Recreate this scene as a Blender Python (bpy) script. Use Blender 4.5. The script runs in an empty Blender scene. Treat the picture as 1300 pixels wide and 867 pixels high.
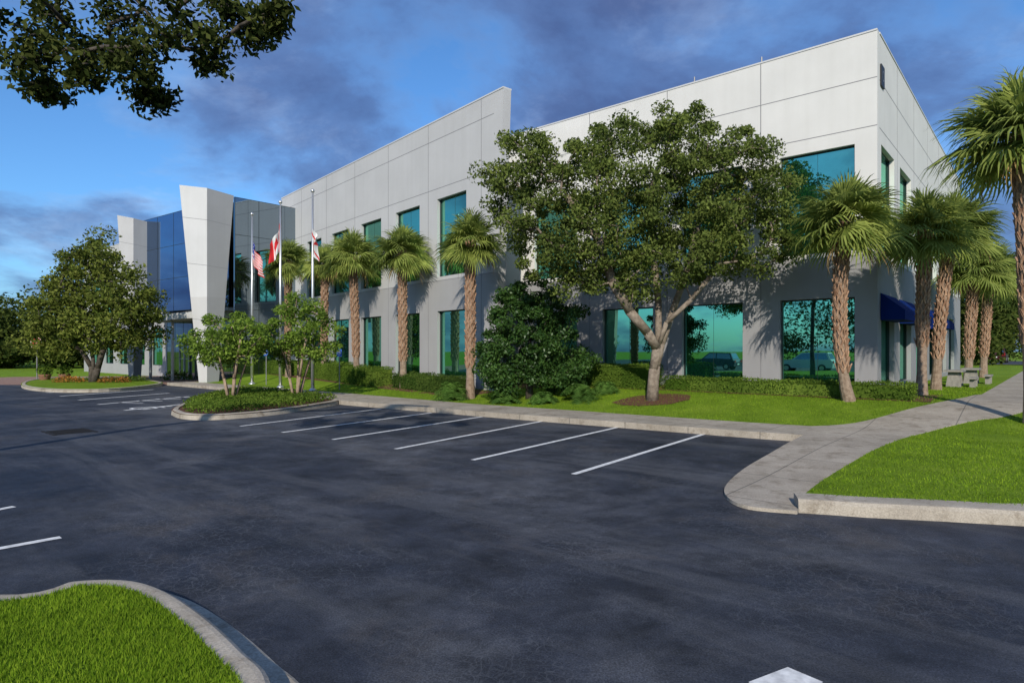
import bpy, bmesh, math, random
import numpy as np
from mathutils import Vector, Matrix
from mathutils.geometry import delaunay_2d_cdt
random.seed(7); rng = np.random.default_rng(7)
scene = bpy.context.scene; COL = scene.collection
H = 1.8; F = 800.0; HY = 445.0
def P(px, py, z=0.0):
    Y = (H - z) * F / (py - HY)
    return Vector(((px - 650) / F * Y, Y, z))
def D(px, Y, z=0.0): return Vector(((px - 650) / F * Y, Y, z))
def Q(px, py, Y): return Vector(((px - 650) / F * Y, Y, H - (py - HY) / F * Y))
C0 = Vector((10.61, 18.3, 0)); D1 = Vector((-.760, .650, 0)); D2 = Vector((.650, .760, 0)); D3 = Vector((-.646, .763, 0))
D1.normalize(); D2 = Vector((D1.y, -D1.x, 0)); D3.normalize(); N3 = Vector((-D3.y, D3.x, 0))
def SW(s, w, z=0): 
    p = C0 + D1 * s - D2 * w; return Vector((p.x, p.y, z))
def ss(t): t = max(0, min(1, t)); return t * t * (3 - 2 * t)
def wof(x, y): return -((x - C0.x) * D2.x + (y - C0.y) * D2.y)
def ground(x, y): return .14 + .46 * ss((6.3 - wof(x, y)) / 4.8)
def walkz(x, y): return ground(x, y) - .10 * ss((wof(x, y) - 8.5) / 4)
def gz(x, y): return ground(x, y) - .02

# ---------------------------------------------------------------- materials
def newmat(name):
    m = bpy.data.materials.new(name); m.use_nodes = True
    nt = m.node_tree; b = nt.nodes['Principled BSDF']; return m, nt, b
def mat(name, c, rough=.6, metal=0, spec=.5):
    m, nt, b = newmat(name)
    b.inputs['Base Color'].default_value = (*c, 1); b.inputs['Roughness'].default_value = rough
    b.inputs['Metallic'].default_value = metal; b.inputs['Specular IOR Level'].default_value = spec
    return m
def N(nt, t, **kw):
    n = nt.nodes.new(t)
    for k, v in kw.items():
        if k in n.inputs: n.inputs[k].default_value = v
        else: setattr(n, k, v)
    return n
def ramp(nt, fac, stops):
    r = nt.nodes.new('ShaderNodeValToRGB'); e = r.color_ramp.elements
    while len(e) < len(stops): e.new(.5)
    for i, (p, c) in enumerate(stops):
        e[i].position = p; e[i].color = (*c, 1) if len(c) == 3 else c
    nt.links.new(fac, r.inputs['Fac']); return r.outputs['Color']
def noise(nt, vec, scale, detail=4, rough=.55, dist=0):
    n = N(nt, 'ShaderNodeTexNoise', Scale=scale, Detail=detail, Roughness=rough, Distortion=dist)
    nt.links.new(vec, n.inputs['Vector']); return n.outputs['Fac']
def geo(nt): return nt.nodes.new('ShaderNodeNewGeometry')
def mixc(nt, fac, a, b, mode='MIX'):
    n = nt.nodes.new('ShaderNodeMix'); n.data_type = 'RGBA'; n.blend_type = mode
    for sock, v in ((n.inputs[0], fac), (n.inputs[6], a), (n.inputs[7], b)):
        if hasattr(v, 'is_linked'): nt.links.new(v, sock)
        elif isinstance(v, (int, float)): sock.default_value = v
        else: sock.default_value = (*v, 1)
    return n.outputs[2]
def mathn(nt, op, a, b=None, c=None):
    n = nt.nodes.new('ShaderNodeMath'); n.operation = op
    for i, v in enumerate((a, b, c)):
        if v is None: continue
        if hasattr(v, 'is_linked'): nt.links.new(v, n.inputs[i])
        else: n.inputs[i].default_value = v
    return n.outputs[0]
def bump(nt, b, h, strength=.3, dist=.02):
    n = N(nt, 'ShaderNodeBump', Strength=strength, Distance=dist); nt.links.new(h, n.inputs['Height']); nt.links.new(n.outputs[0], b.inputs['Normal'])
def nmat(name, c1, c2, scale, rough=.8, bs=.2, bscale=None, spec=.3, big=None):
    m, nt, b = newmat(name); p = geo(nt).outputs['Position']
    f = noise(nt, p, scale, 6); col = ramp(nt, f, [(.3, c1), (.7, c2)])
    if big:
        g = noise(nt, p, big, 3); col = mixc(nt, 1, col, ramp(nt, g, [(.35, (.72,) * 3), (.65, (1.1,) * 3)]), 'MULTIPLY')
    nt.links.new(col, b.inputs['Base Color']); b.inputs['Roughness'].default_value = rough; b.inputs['Specular IOR Level'].default_value = spec
    if bs: bump(nt, b, noise(nt, p, bscale or scale * 3, 4), bs)
    return m
def leafmat(name, dark, light, trans=.3, gloss=0, nsc=.9):
    m, nt, b = newmat(name); g = geo(nt)
    c = ramp(nt, g.outputs['Random Per Island'], [(0, dark), (1, light)])
    n = noise(nt, g.outputs['Position'], nsc, 2)
    c = mixc(nt, 1, c, ramp(nt, n, [(.35, (.72, .74, .70)), (.65, (1.18, 1.14, 1.0))]), 'MULTIPLY')
    df = nt.nodes.new('ShaderNodeBsdfDiffuse'); nt.links.new(c, df.inputs['Color'])
    tr = nt.nodes.new('ShaderNodeBsdfTranslucent'); nt.links.new(c, tr.inputs['Color'])
    mx = nt.nodes.new('ShaderNodeMixShader'); mx.inputs[0].default_value = trans
    nt.links.new(df.outputs[0], mx.inputs[1]); nt.links.new(tr.outputs[0], mx.inputs[2]); out = mx
    if gloss:
        gl = N(nt, 'ShaderNodeBsdfGlossy', Roughness=.4); gl.inputs['Color'].default_value = (.8, .85, .8, 1)
        m2 = nt.nodes.new('ShaderNodeMixShader'); m2.inputs[0].default_value = gloss; nt.links.new(mx.outputs[0], m2.inputs[1]); nt.links.new(gl.outputs[0], m2.inputs[2]); out = m2
    nt.nodes.remove(b)
    nt.links.new(out.outputs[0], nt.nodes['Material Output'].inputs['Surface']); return m

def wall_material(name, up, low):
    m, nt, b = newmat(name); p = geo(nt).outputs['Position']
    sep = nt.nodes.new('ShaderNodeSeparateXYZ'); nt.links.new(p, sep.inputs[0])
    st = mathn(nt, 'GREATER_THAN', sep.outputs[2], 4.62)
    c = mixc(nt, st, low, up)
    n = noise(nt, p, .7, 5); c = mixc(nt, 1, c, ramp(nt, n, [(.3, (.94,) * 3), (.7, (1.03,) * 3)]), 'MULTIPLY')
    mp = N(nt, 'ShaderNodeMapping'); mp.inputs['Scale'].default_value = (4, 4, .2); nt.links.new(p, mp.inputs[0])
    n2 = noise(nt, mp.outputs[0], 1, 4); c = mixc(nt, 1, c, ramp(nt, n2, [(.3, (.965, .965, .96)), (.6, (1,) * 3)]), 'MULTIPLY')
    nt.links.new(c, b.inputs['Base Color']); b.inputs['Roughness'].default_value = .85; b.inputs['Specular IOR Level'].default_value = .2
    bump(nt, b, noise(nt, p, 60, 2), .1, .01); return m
M = {}
M['wall'] = wall_material('shade_painted_concrete', (.63, .62, .60), (.29, .29, .30))  # darker lower storey is tree shade put into the wall colour
M['wallg'] = wall_material('grey_shade_painted_concrete', (.46, .46, .465), (.34, .338, .345))  # lower band holds the same tree shade in its colour, milder
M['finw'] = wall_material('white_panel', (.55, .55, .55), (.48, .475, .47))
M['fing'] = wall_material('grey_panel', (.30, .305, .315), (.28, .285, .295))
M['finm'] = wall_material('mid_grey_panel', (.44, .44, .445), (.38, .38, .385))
M['joint'] = mat('joint_sealant', (.20, .20, .21), .8)
M['coping'] = mat('metal_coping', (.55, .55, .55), .5)
M['roof'] = mat('roof_membrane', (.5, .5, .48), .9)
M['frame'] = mat('window_frame', (.03, .04, .04), .4, .5)
M['wframe'] = mat('white_frame', (.7, .7, .7), .4)
def glass(name, tint, body, fac, wob=.05):
    m, nt, b = newmat(name); g = N(nt, 'ShaderNodeBsdfGlossy', Roughness=.012); g.inputs['Color'].default_value = (*tint, 1)
    b.inputs['Base Color'].default_value = (*body, 1); b.inputs['Roughness'].default_value = .3; b.inputs['Specular IOR Level'].default_value = .2
    p = geo(nt).outputs['Position']; bm_ = N(nt, 'ShaderNodeBump', Strength=wob, Distance=.02); nt.links.new(noise(nt, p, .8, 1), bm_.inputs['Height']); nt.links.new(bm_.outputs[0], g.inputs['Normal'])
    mx = nt.nodes.new('ShaderNodeMixShader'); mx.inputs[0].default_value = fac
    nt.links.new(b.outputs[0], mx.inputs[1]); nt.links.new(g.outputs[0], mx.inputs[2]); nt.links.new(mx.outputs[0], nt.nodes['Material Output'].inputs['Surface']); return m
M['glass'] = glass('teal_glass', (.25, .66, .50), (.004, .05, .04), .84)
M['dglass'] = glass('dark_glass', (.34, .42, .48), (.010, .012, .016), .75)
M['bglass'] = glass('slate_blue_glass', (.25, .36, .54), (.008, .016, .04), .8)
M['awning'] = mat('blue_canvas', (.004, .02, .13), .9, 0, .1)
M['bark'] = nmat('bark', (.13, .10, .078), (.29, .24, .19), 9, .95, .8, 25)
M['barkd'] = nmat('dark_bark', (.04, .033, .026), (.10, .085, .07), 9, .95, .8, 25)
M['barkc'] = nmat('smooth_bark', (.20, .14, .095), (.36, .27, .20), 7, .8, .3, 20)
M['ptrunk'] = nmat('palm_trunk', (.17, .115, .08), (.33, .25, .19), 12, .95, .8, 30)
M['boot'] = nmat('palm_boots', (.17, .085, .05), (.46, .30, .20), 8, .9, .5, 30)
M['oak'] = leafmat('oak_leaves', (.062, .095, .022), (.195, .245, .07), .3, 0, .7)
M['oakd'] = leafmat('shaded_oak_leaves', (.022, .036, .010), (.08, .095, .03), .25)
M['ltree'] = leafmat('left_tree_leaves', (.075, .11, .02), (.21, .24, .06), .3, 0, .5)
M['mag'] = leafmat('magnolia_leaves', (.020, .058, .014), (.065, .13, .03), .15, .02)
M['myrtle'] = leafmat('myrtle_leaves', (.10, .18, .022), (.25, .36, .075), .4)
M['palm'] = leafmat('palm_leaf', (.135, .185, .04), (.35, .41, .12), .4)
M['deadpalm'] = leafmat('dry_palm_leaf', (.22, .14, .07), (.42, .3, .16), .2)
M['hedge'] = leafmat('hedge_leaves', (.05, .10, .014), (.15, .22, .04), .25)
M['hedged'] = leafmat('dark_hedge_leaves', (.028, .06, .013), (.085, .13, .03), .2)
M['cycad'] = leafmat('cycad_leaves', (.05, .12, .022), (.14, .25, .06), .3)
M['wood'] = leafmat('wood_leaves', (.028, .048, .012), (.09, .115, .03), .15)
M['flower'] = leafmat('flower_petals', (.05, .09, .02), (.55, .22, .06), .2)
M['blade'] = leafmat('grass_blades', (.10, .20, .012), (.26, .38, .035), .35, 0, 1.2)
def lawn_mat():
    m, nt, b = newmat('lawn_grass'); p = geo(nt).outputs['Position']
    a = noise(nt, p, 1.1, 5); f = noise(nt, p, 45, 4, .7)
    c = ramp(nt, a, [(.3, (.13, .215, .016)), (.52, (.175, .28, .022)), (.72, (.23, .33, .035))])
    c = mixc(nt, 1, c, ramp(nt, f, [(.3, (.5, .5, .45)), (.7, (1.25, 1.25, 1.1))]), 'MULTIPLY')
    nt.links.new(c, b.inputs['Base Color']); b.inputs['Roughness'].default_value = .95; b.inputs['Specular IOR Level'].default_value = .1
    bump(nt, b, f, .8, .04); return m
M['lawn'] = lawn_mat()
M['mulch'] = nmat('mulch', (.06, .025, .015), (.16, .07, .04), 25, .95, .8)
def asphalt_mat():
    m, nt, b = newmat('asphalt'); p = geo(nt).outputs['Position']
    a = noise(nt, p, .17, 10, .68, .5); f = noise(nt, p, 75, 5, .8); g = noise(nt, p, 1.6, 10, .74)
    c = ramp(nt, a, [(.39, (.014, .0175, .028)), (.5, (.029, .033, .045)), (.61, (.070, .074, .086))])
    c = mixc(nt, 1, c, ramp(nt, g, [(.34, (.50,) * 3), (.5, (1,) * 3), (.66, (1.55,) * 3)]), 'MULTIPLY')
    mp = N(nt, 'ShaderNodeMapping'); mp.inputs['Rotation'].default_value = (0, 0, math.atan2(D1.y, -D1.x)); nt.links.new(p, mp.inputs[0])
    m2 = N(nt, 'ShaderNodeMapping'); m2.inputs['Scale'].default_value = (.12, .8, 1); nt.links.new(mp.outputs[0], m2.inputs[0])
    sk = ramp(nt, noise(nt, m2.outputs[0], 1.0, 9, .7, .3), [(.50, (0,) * 3), (.63, (1,) * 3)])
    c = mixc(nt, mathn(nt, 'MULTIPLY', sk, .5), c, (.095, .098, .108))
    br = ramp(nt, noise(nt, p, .5, 9, .7, .4), [(.54, (0,) * 3), (.66, (1,) * 3)])
    c = mixc(nt, mathn(nt, 'MULTIPLY', br, .45), c, (.082, .070, .060))
    dk = ramp(nt, noise(nt, p, .6, 6, .65), [(.58, (0,) * 3), (.68, (1,) * 3)])
    c = mixc(nt, mathn(nt, 'MULTIPLY', dk, .6), c, (.012, .0135, .020))
    c = mixc(nt, 1, c, ramp(nt, f, [(.32, (.35,) * 3), (.5, (1,) * 3), (.70, (2.2,) * 3)]), 'MULTIPLY')
    dn = N(nt, 'ShaderNodeTexNoise', Scale=3.0, Detail=4.0); nt.links.new(p, dn.inputs['Vector'])
    vm = nt.nodes.new('ShaderNodeVectorMath'); vm.operation = 'MULTIPLY_ADD'; nt.links.new(dn.outputs['Color'], vm.inputs[0]); vm.inputs[1].default_value = (.28,) * 3; nt.links.new(p, vm.inputs[2])
    msk = ramp(nt, noise(nt, p, .5, 6, .65), [(.44, (0,) * 3), (.58, (1,) * 3)])
    for sc, wd, am in ((6.0, .03, .36), (14.0, .055, .30)):
        v = N(nt, 'ShaderNodeTexVoronoi', feature='DISTANCE_TO_EDGE', Scale=sc); nt.links.new(vm.outputs[0], v.inputs['Vector'])
        ln = ramp(nt, v.outputs['Distance'], [(0, (1,) * 3), (wd, (0,) * 3)])
        c = mixc(nt, mathn(nt, 'MULTIPLY', mathn(nt, 'MULTIPLY', ln, msk), am), c, (.14, .15, .17))
    nt.links.new(c, b.inputs['Base Color'])
    rr = ramp(nt, a, [(.36, (.62,) * 3), (.63, (.88,) * 3)]); nt.links.new(rr, b.inputs['Roughness']); b.inputs['Specular IOR Level'].default_value = .3
    bump(nt, b, f, .7, .008); return m
M['asphalt'] = asphalt_mat()
def concrete_mat(name, c1, c2, joints=True):
    m, nt, b = newmat(name); p = geo(nt).outputs['Position']
    a = noise(nt, p, 1.0, 8, .7); f = noise(nt, p, 60, 4, .7)
    c = ramp(nt, a, [(.3, c1), (.7, c2)])
    st = ramp(nt, noise(nt, p, 3.5, 6, .7), [(.52, (1,) * 3), (.68, (.55, .51, .46))])
    c = mixc(nt, .8, c, st, 'MULTIPLY')
    c = mixc(nt, 1, c, ramp(nt, f, [(.3, (.7,) * 3), (.7, (1.2,) * 3)]), 'MULTIPLY')
    if joints:
        d = nt.nodes.new('ShaderNodeVectorMath'); d.operation = 'DOT_PRODUCT'; nt.links.new(p, d.inputs[0]); d.inputs[1].default_value = tuple(D1)
        e = nt.nodes.new('ShaderNodeVectorMath'); e.operation = 'DOT_PRODUCT'; nt.links.new(p, e.inputs[0]); e.inputs[1].default_value = tuple(D2)
        for o in (d, e):
            fr = mathn(nt, 'FRACT', mathn(nt, 'MULTIPLY', o.outputs['Value'], 1 / 1.5)); l = mathn(nt, 'LESS_THAN', fr, .014)
            c = mixc(nt, mathn(nt, 'MULTIPLY', l, .6), c, (.07, .065, .06))
    nt.links.new(c, b.inputs['Base Color']); b.inputs['Roughness'].default_value = .9; b.inputs['Specular IOR Level'].default_value = .2
    bump(nt, b, f, .3, .01); return m
M['walk'] = concrete_mat('pavement_concrete', (.27, .235, .19), (.44, .39, .325))
M['kerb'] = concrete_mat('kerb_concrete', (.28, .245, .20), (.48, .43, .36), False)
M['paint'] = nmat('road_paint', (.48, .48, .48), (.82, .82, .81), 14, .7, 0)
M['brick'] = nmat('brick_paving', (.20, .12, .09), (.32, .20, .155), 6, .9, .3)
M['metal'] = mat('brushed_metal', (.6, .6, .6), .35, .8)
M['white'] = mat('white_paint', (.8, .8, .8), .5)
M['red'] = mat('red_paint', (.5, .015, .015), .5)
M['flagred'] = mat('flag_red', (.55, .010, .015), .8); M['flagwhite'] = mat('flag_white', (.66, .66, .65), .8); M['flagblue'] = mat('flag_blue', (.012, .03, .22), .8)
M['gold'] = mat('seal_gold', (.5, .35, .08), .7)
M['blue'] = mat('blue_sign', (.01, .09, .42), .5)
M['black'] = mat('black_paint', (.015, .015, .016), .5); M['grey'] = mat('grey_metal', (.22, .22, .23), .5, .3); M['iron'] = mat('cast_iron', (.018, .018, .02), .8, 0, .2)
M['carpaint'] = mat('dark_red_car_paint', (.045, .012, .014), .3); M['carwhite'] = mat('white_car_paint', (.7, .7, .7), .25); M['carblue'] = mat('dark_blue_car_paint', (.02, .03, .07), .25); M['tyre'] = mat('rubber', (.02, .02, .02), .9)
M['taillight'] = mat('tail_light', (.4, .02, .02), .3)
M['terracotta'] = nmat('terracotta', (.20, .10, .065), (.28, .145, .095), 8)
M['tan'] = nmat('table_concrete', (.19, .18, .165), (.30, .28, .255), 12)

# ---------------------------------------------------------------- mesh helpers
ORG = {}
def tag(o, label=None, cat=None, group=None, kind=None):
    if label: o['label'] = label
    if cat: o['category'] = cat
    if group: o['group'] = group
    if kind: o['kind'] = kind
    return o
def thing(name, loc, label, cat, group=None):
    o = bpy.data.objects.new(name, None); COL.objects.link(o); o.location = loc; o.empty_display_size = .2
    ORG[o] = Vector(loc); return tag(o, label, cat, group)
def link(name, me, mats, parent=None, org=None):
    o = bpy.data.objects.new(name, me); COL.objects.link(o)
    for m in (mats if isinstance(mats, (list, tuple)) else [mats]): me.materials.append(m)
    if parent is not None:
        o.parent = parent; ORG[o] = ORG[parent]
    else:
        o.location = org; ORG[o] = Vector(org)
    return o
class MB:
    def __init__(s): s.v = []; s.f = []; s.m = []
    def add(s, vs, fs, mi=0):
        b = len(s.v); s.v += [tuple(x) for x in vs]; s.f += [tuple(i + b for i in f) for f in fs]; s.m += [mi] * len(fs); return s
    def box(s, o, ex, ey, ez, mi=0):
        o, ex, ey, ez = Vector(o), Vector(ex), Vector(ey), Vector(ez)
        vs = [o, o + ex, o + ex + ey, o + ey]; vs += [v + ez for v in vs]
        return s.add(vs, [(0, 3, 2, 1), (4, 5, 6, 7), (0, 1, 5, 4), (1, 2, 6, 5), (2, 3, 7, 6), (3, 0, 4, 7)], mi)
    def cbox(s, c, sx, sy, sz, ax=Vector((1, 0, 0)), mi=0):
        ay = Vector((-ax.y, ax.x, 0)); c = Vector(c)
        return s.box(c - ax * sx / 2 - ay * sy / 2 - Vector((0, 0, sz / 2)), ax * sx, ay * sy, (0, 0, sz), mi)
    def loft(s, A, B, mi=0, caps=True):
        n = len(A); fs = [(i, (i + 1) % n, n + (i + 1) % n, n + i) for i in range(n)]
        if caps: fs += [tuple(range(n))[::-1], tuple(range(n, 2 * n))]
        return s.add(list(A) + list(B), fs, mi)
    def tube(s, pts, rads, n=8, mi=0):
        pts = [Vector(p) for p in pts]; rings = []
        for i, p in enumerate(pts):
            d = (pts[min(i + 1, len(pts) - 1)] - pts[max(i - 1, 0)]).normalized()
            a = d.cross(Vector((.31, .95, .05))).normalized(); b = d.cross(a)
            r = rads[i] if isinstance(rads, (list, tuple)) else rads
            rings.append([p + (a * math.cos(2 * math.pi * k / n) + b * math.sin(2 * math.pi * k / n)) * r for k in range(n)])
        vs = [v for r in rings for v in r]; fs = []
        for i in range(len(rings) - 1):
            for k in range(n): fs.append((i * n + k, i * n + (k + 1) % n, (i + 1) * n + (k + 1) % n, (i + 1) * n + k))
        fs += [tuple(range(n))[::-1], tuple(range((len(rings) - 1) * n, len(rings) * n))]
        return s.add(vs, fs, mi)
    def lathe(s, c, prof, n=16, mi=0):
        c = Vector(c); vs = []; fs = []
        for r, z in prof:
            for k in range(n): vs.append(c + Vector((r * math.cos(2 * math.pi * k / n), r * math.sin(2 * math.pi * k / n), z)))
        for i in range(len(prof) - 1):
            for k in range(n): fs.append((i * n + k, i * n + (k + 1) % n, (i + 1) * n + (k + 1) % n, (i + 1) * n + k))
        fs += [tuple(range(n))[::-1], tuple(range((len(prof) - 1) * n, len(prof) * n))]
        return s.add(vs, fs, mi)
    def build(s, name, mats, parent=None, org=None, smooth=False, recalc=True):
        if parent is not None: o0 = ORG[parent]
        else:
            if org is None:
                a = np.array(s.v); org = (a[:, 0].mean(), a[:, 1].mean(), a[:, 2].min())
            o0 = Vector(org)
        me = bpy.data.meshes.new(name); me.from_pydata([tuple(Vector(v) - o0) for v in s.v], [], s.f)
        me.polygons.foreach_set('material_index', s.m)
        if recalc:
            bm = bmesh.new(); bm.from_mesh(me); bmesh.ops.recalc_face_normals(bm, faces=bm.faces); bm.to_mesh(me); bm.free()
        if smooth: me.polygons.foreach_set('use_smooth', [True] * len(me.polygons))
        me.update(); return link(name, me, mats, parent, o0)
def np_mesh(name, V, nper, midx=None):
    me = bpy.data.meshes.new(name); n = len(V); f = n // nper
    me.vertices.add(n); me.vertices.foreach_set('co', np.ascontiguousarray(V, dtype=np.float32).ravel())
    me.loops.add(n); me.loops.foreach_set('vertex_index', np.arange(n, dtype=np.int32))
    me.polygons.add(f); me.polygons.foreach_set('loop_start', np.arange(0, n, nper, dtype=np.int32))
    if midx is not None: me.polygons.foreach_set('material_index', np.asarray(midx, dtype=np.int32))
    me.update(calc_edges=True); me.validate(); return me
def nrmz(a): return a / np.maximum(np.linalg.norm(a, axis=1, keepdims=True), 1e-6)
def leaves(Cn, L, W, up=.4):
    n = len(Cn); nr = rng.normal(size=(n, 3)); nr[:, 2] += up; nr = nrmz(nr)
    t = rng.normal(size=(n, 3)); u = nrmz(t - (t * nr).sum(1, keepdims=True) * nr); v = np.cross(nr, u)
    sz = rng.uniform(.7, 1.25, (n, 1))
    return np.stack([Cn - u * L / 2 * sz, Cn + v * W / 2 * sz, Cn + u * L / 2 * sz, Cn - v * W / 2 * sz], 1).reshape(-1, 3)

def smooth(pts, n=6, closed=False):
    pts = [Vector((p[0], p[1], 0)) for p in pts]; out = []; k = len(pts)
    for i in range(k if closed else k - 1):
        if closed: a, b, c, d = pts[i - 1], pts[i], pts[(i + 1) % k], pts[(i + 2) % k]
        else: a, b, c, d = pts[max(i - 1, 0)], pts[i], pts[i + 1], pts[min(i + 2, k - 1)]
        for j in range(n):
            t = j / n
            out.append(.5 * ((2 * b) + (c - a) * t + (2 * a - 5 * b + 4 * c - d) * t * t + (3 * b - a - 3 * c + d) * t ** 3))
    if not closed: out.append(pts[-1])
    return out
def inpoly(x, y, poly):
    r = False; j = len(poly) - 1
    for i in range(len(poly)):
        a, b = poly[i], poly[j]
        if (a[1] > y) != (b[1] > y) and x < (b[0] - a[0]) * (y - a[1]) / (b[1] - a[1]) + a[0]: r = not r
        j = i
    return r
def surf(name, poly, zf, m, step=1.0, skirt=None, kind='structure', label=None, cat=None, group=None):
    zf_ = zf if callable(zf) else (lambda x, y: zf)
    B = []
    for i in range(len(poly)):
        a = Vector(poly[i][:2]); b = Vector(poly[(i + 1) % len(poly)][:2]); k = max(1, min(60, int((b - a).length / step)))
        B += [a.lerp(b, j / k) for j in range(k)]
    xs = [p.x for p in B]; ys = [p.y for p in B]; I = []
    if callable(zf):
        x = min(xs)
        while x < max(xs):
            y = min(ys)
            while y < max(ys):
                q = (x + random.uniform(-.2, .2) * step, y + random.uniform(-.2, .2) * step)
                if inpoly(q[0], q[1], poly): I.append(Vector(q))
                y += step
            x += step
    r = delaunay_2d_cdt(B + I, [], [list(range(len(B)))], 1, 1e-4)
    mb = MB(); mb.add([(p.x, p.y, zf_(p.x, p.y)) for p in r[0]], [tuple(f) for f in r[2]])
    if skirt is not None:
        for i in range(len(B)):
            a, b = B[i], B[(i + 1) % len(B)]
            mb.add([(a.x, a.y, skirt), (b.x, b.y, skirt), (b.x, b.y, zf_(b.x, b.y)), (a.x, a.y, zf_(a.x, a.y))], [(0, 1, 2, 3)])
    o = mb.build(name, m, smooth=False, recalc=False); tag(o, label, cat, group, kind); return o
def sweep(name, path, prof, m, closed=False, side=1, zadd=None, label=None):
    n = len(path); rings = []
    for i, p in enumerate(path):
        a = path[i - 1] if (i > 0 or closed) else path[i]; b = path[(i + 1) % n] if (i < n - 1 or closed) else path[i]
        t = (b - a).normalized(); nn = Vector((-t.y, t.x, 0)) * side
        zz = zadd(p.x, p.y) if zadd else 0
        rings.append([(p.x + nn.x * o, p.y + nn.y * o, z + zz) for o, z in prof])
    mb = MB(); k = len(prof)
    for i in range(n if closed else n - 1):
        A, B = rings[i], rings[(i + 1) % n]
        for j in range(k - 1): mb.add([A[j], A[j + 1], B[j + 1], B[j]], [(0, 1, 2, 3)])
    me_o = mb.build(name, m, recalc=False); tag(me_o, kind='structure'); return me_o
KERB = [(0, -.02), (.02, .11), (.05, .145), (.09, .15), (.17, .15), (.17, .0)]

# ---------------------------------------------------------------- camera, sun, sky
cam = bpy.data.cameras.new('camera'); co = bpy.data.objects.new('camera', cam); COL.objects.link(co)
co.location = (0, 0, H); co.rotation_euler = (math.radians(90), 0, 0)
cam.sensor_width = 36; cam.lens = 36 * F / 1300; cam.shift_y = (HY - 433.5) / 1300; cam.clip_end = 3000; scene.camera = co
EL = math.radians(29); sh = Vector((-.12, -.993, 0)).normalized()
tosun = sh * math.cos(EL) + Vector((0, 0, math.sin(EL)))
sun = bpy.data.lights.new('sun', 'SUN'); sun.energy = 4.4; sun.angle = math.radians(.6); sun.color = (1, .92, .79)
so = bpy.data.objects.new('sun', sun); COL.objects.link(so); so.rotation_euler = (-tosun).to_track_quat('-Z', 'Y').to_euler(); so.location = (0, -20, 30)
w = bpy.data.worlds.new('World'); scene.world = w; w.use_nodes = True; nt = w.node_tree
bg = nt.nodes['Background']; bg.inputs['Strength'].default_value = .115
sky = nt.nodes.new('ShaderNodeTexSky'); sky.sky_type = 'NISHITA'; sky.sun_disc = False; sky.sun_elevation = EL; sky.sun_rotation = math.atan2(sh.x, sh.y)
tc = nt.nodes.new('ShaderNodeTexCoord'); sp = nt.nodes.new('ShaderNodeSeparateXYZ'); nt.links.new(tc.outputs['Generated'], sp.inputs[0])
zc = mathn(nt, 'ADD', mathn(nt, 'MAXIMUM', sp.outputs[2], 0.0), .30)
cb = nt.nodes.new('ShaderNodeCombineXYZ'); nt.links.new(mathn(nt, 'DIVIDE', sp.outputs[0], zc), cb.inputs[0]); nt.links.new(mathn(nt, 'DIVIDE', sp.outputs[1], zc), cb.inputs[1]); cb.inputs[2].default_value = 5.3
n1 = noise(nt, cb.outputs[0], 1.7, 10, .58, .2); mask = ramp(nt, n1, [(.39, (0,) * 3), (.53, (.8,) * 3), (.66, (1,) * 3)])
rim = ramp(nt, n1, [(.41, (2.2, 3.3, 5.6)), (.51, (1.15, 1.80, 3.7)), (.63, (.78, 1.15, 2.6))])
n2 = noise(nt, cb.outputs[0], 2.6, 9, .62, .3)
ccol = mixc(nt, 1, rim, ramp(nt, n2, [(.36, (.80, .82, .88)), (.5, (1.05, 1.05, 1.05)), (.66, (2.3, 2.0, 1.55))]), 'MULTIPLY')
skyc = mixc(nt, 1, sky.outputs[0], (.60, 1.06, 1.55), 'MULTIPLY')
fin = mixc(nt, mathn(nt, 'MULTIPLY', mask, .88), skyc, ccol)
nt.links.new(fin, bg.inputs['Color'])
scene.view_settings.view_transform = 'Standard'; scene.view_settings.look = 'None'; scene.view_settings.exposure = 0

# ---------------------------------------------------------------- ground
surf('ground', [(-900, -900), (900, -900), (900, 900), (-900, 900)], -.04, M['lawn'])
surf('parking_lot', [(-90, -45), (95, -45), (95, 26), (20, 33), (-90, 33)], 0.0, M['asphalt'])
surf('entrance_plaza', [(-70, 33), (-14, 33), (-14, 47), (-34, 43), (-36, 38), (-70, 38)], 0.004, M['brick'])
inner = [P(440, 499, .14), P(600, 512.5, .14), P(700, 519, .14), P(830, 528, .14), P(950, 536, .14), P(1030, 541, .14)]
inner = [SW(31, 6.35)] + [SW(26, 6.35)] + inner
bend = smooth([inner[-1], P(1085, 540, .14), P(1150, 535, .14), P(1212, 530, .14), P(1238, 520, .2), D(1246, 17.2)], 5)
lawn_poly = inner[:-1] + bend + [Vector((31.2, 38.4, 0)), Vector((60, 71.5, 0)), Vector((10, 75, 0)), Vector((-20, 55, 0)), SW(31, 0)]
surf('lawn', lawn_poly, gz, M['lawn'], .9)
outer = [SW(31, 7.6), SW(26, 7.6), P(440, 509, .14), P(640, 524.5, .14), P(850, 540, .14), P(960, 548, .14), P(1020, 552, .14)]
front_walk = [p for p in inner] + list(reversed(outer))
surf('pavement', front_walk, walkz, M['walk'], 1.0, skirt=-.02)
tip = smooth([P(1020, 552, .14), P(985, 572, .1), P(945, 594, .06), P(922, 614, .05), P(923, 630, .04), P(950, 642, .04), P(1012, 648, .04)], 5)
isl_edge = smooth([P(1018, 629, .15), P(1040, 612, .15), P(1075, 590, .15), P(1120, 566, .15), P(1170, 550, .15), P(1230, 544, .15), Vector((10.9, 13.6, 0)), Vector((14.0, 15.2, 0))], 5)
path_poly = tip + [isl_edge[0]] + isl_edge[1:] + [Vector((33, 37, 0)), Vector((61.5, 70, 0)), Vector((60, 71.5, 0)), Vector((31.2, 38.4, 0))] + list(reversed(bend))
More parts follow.
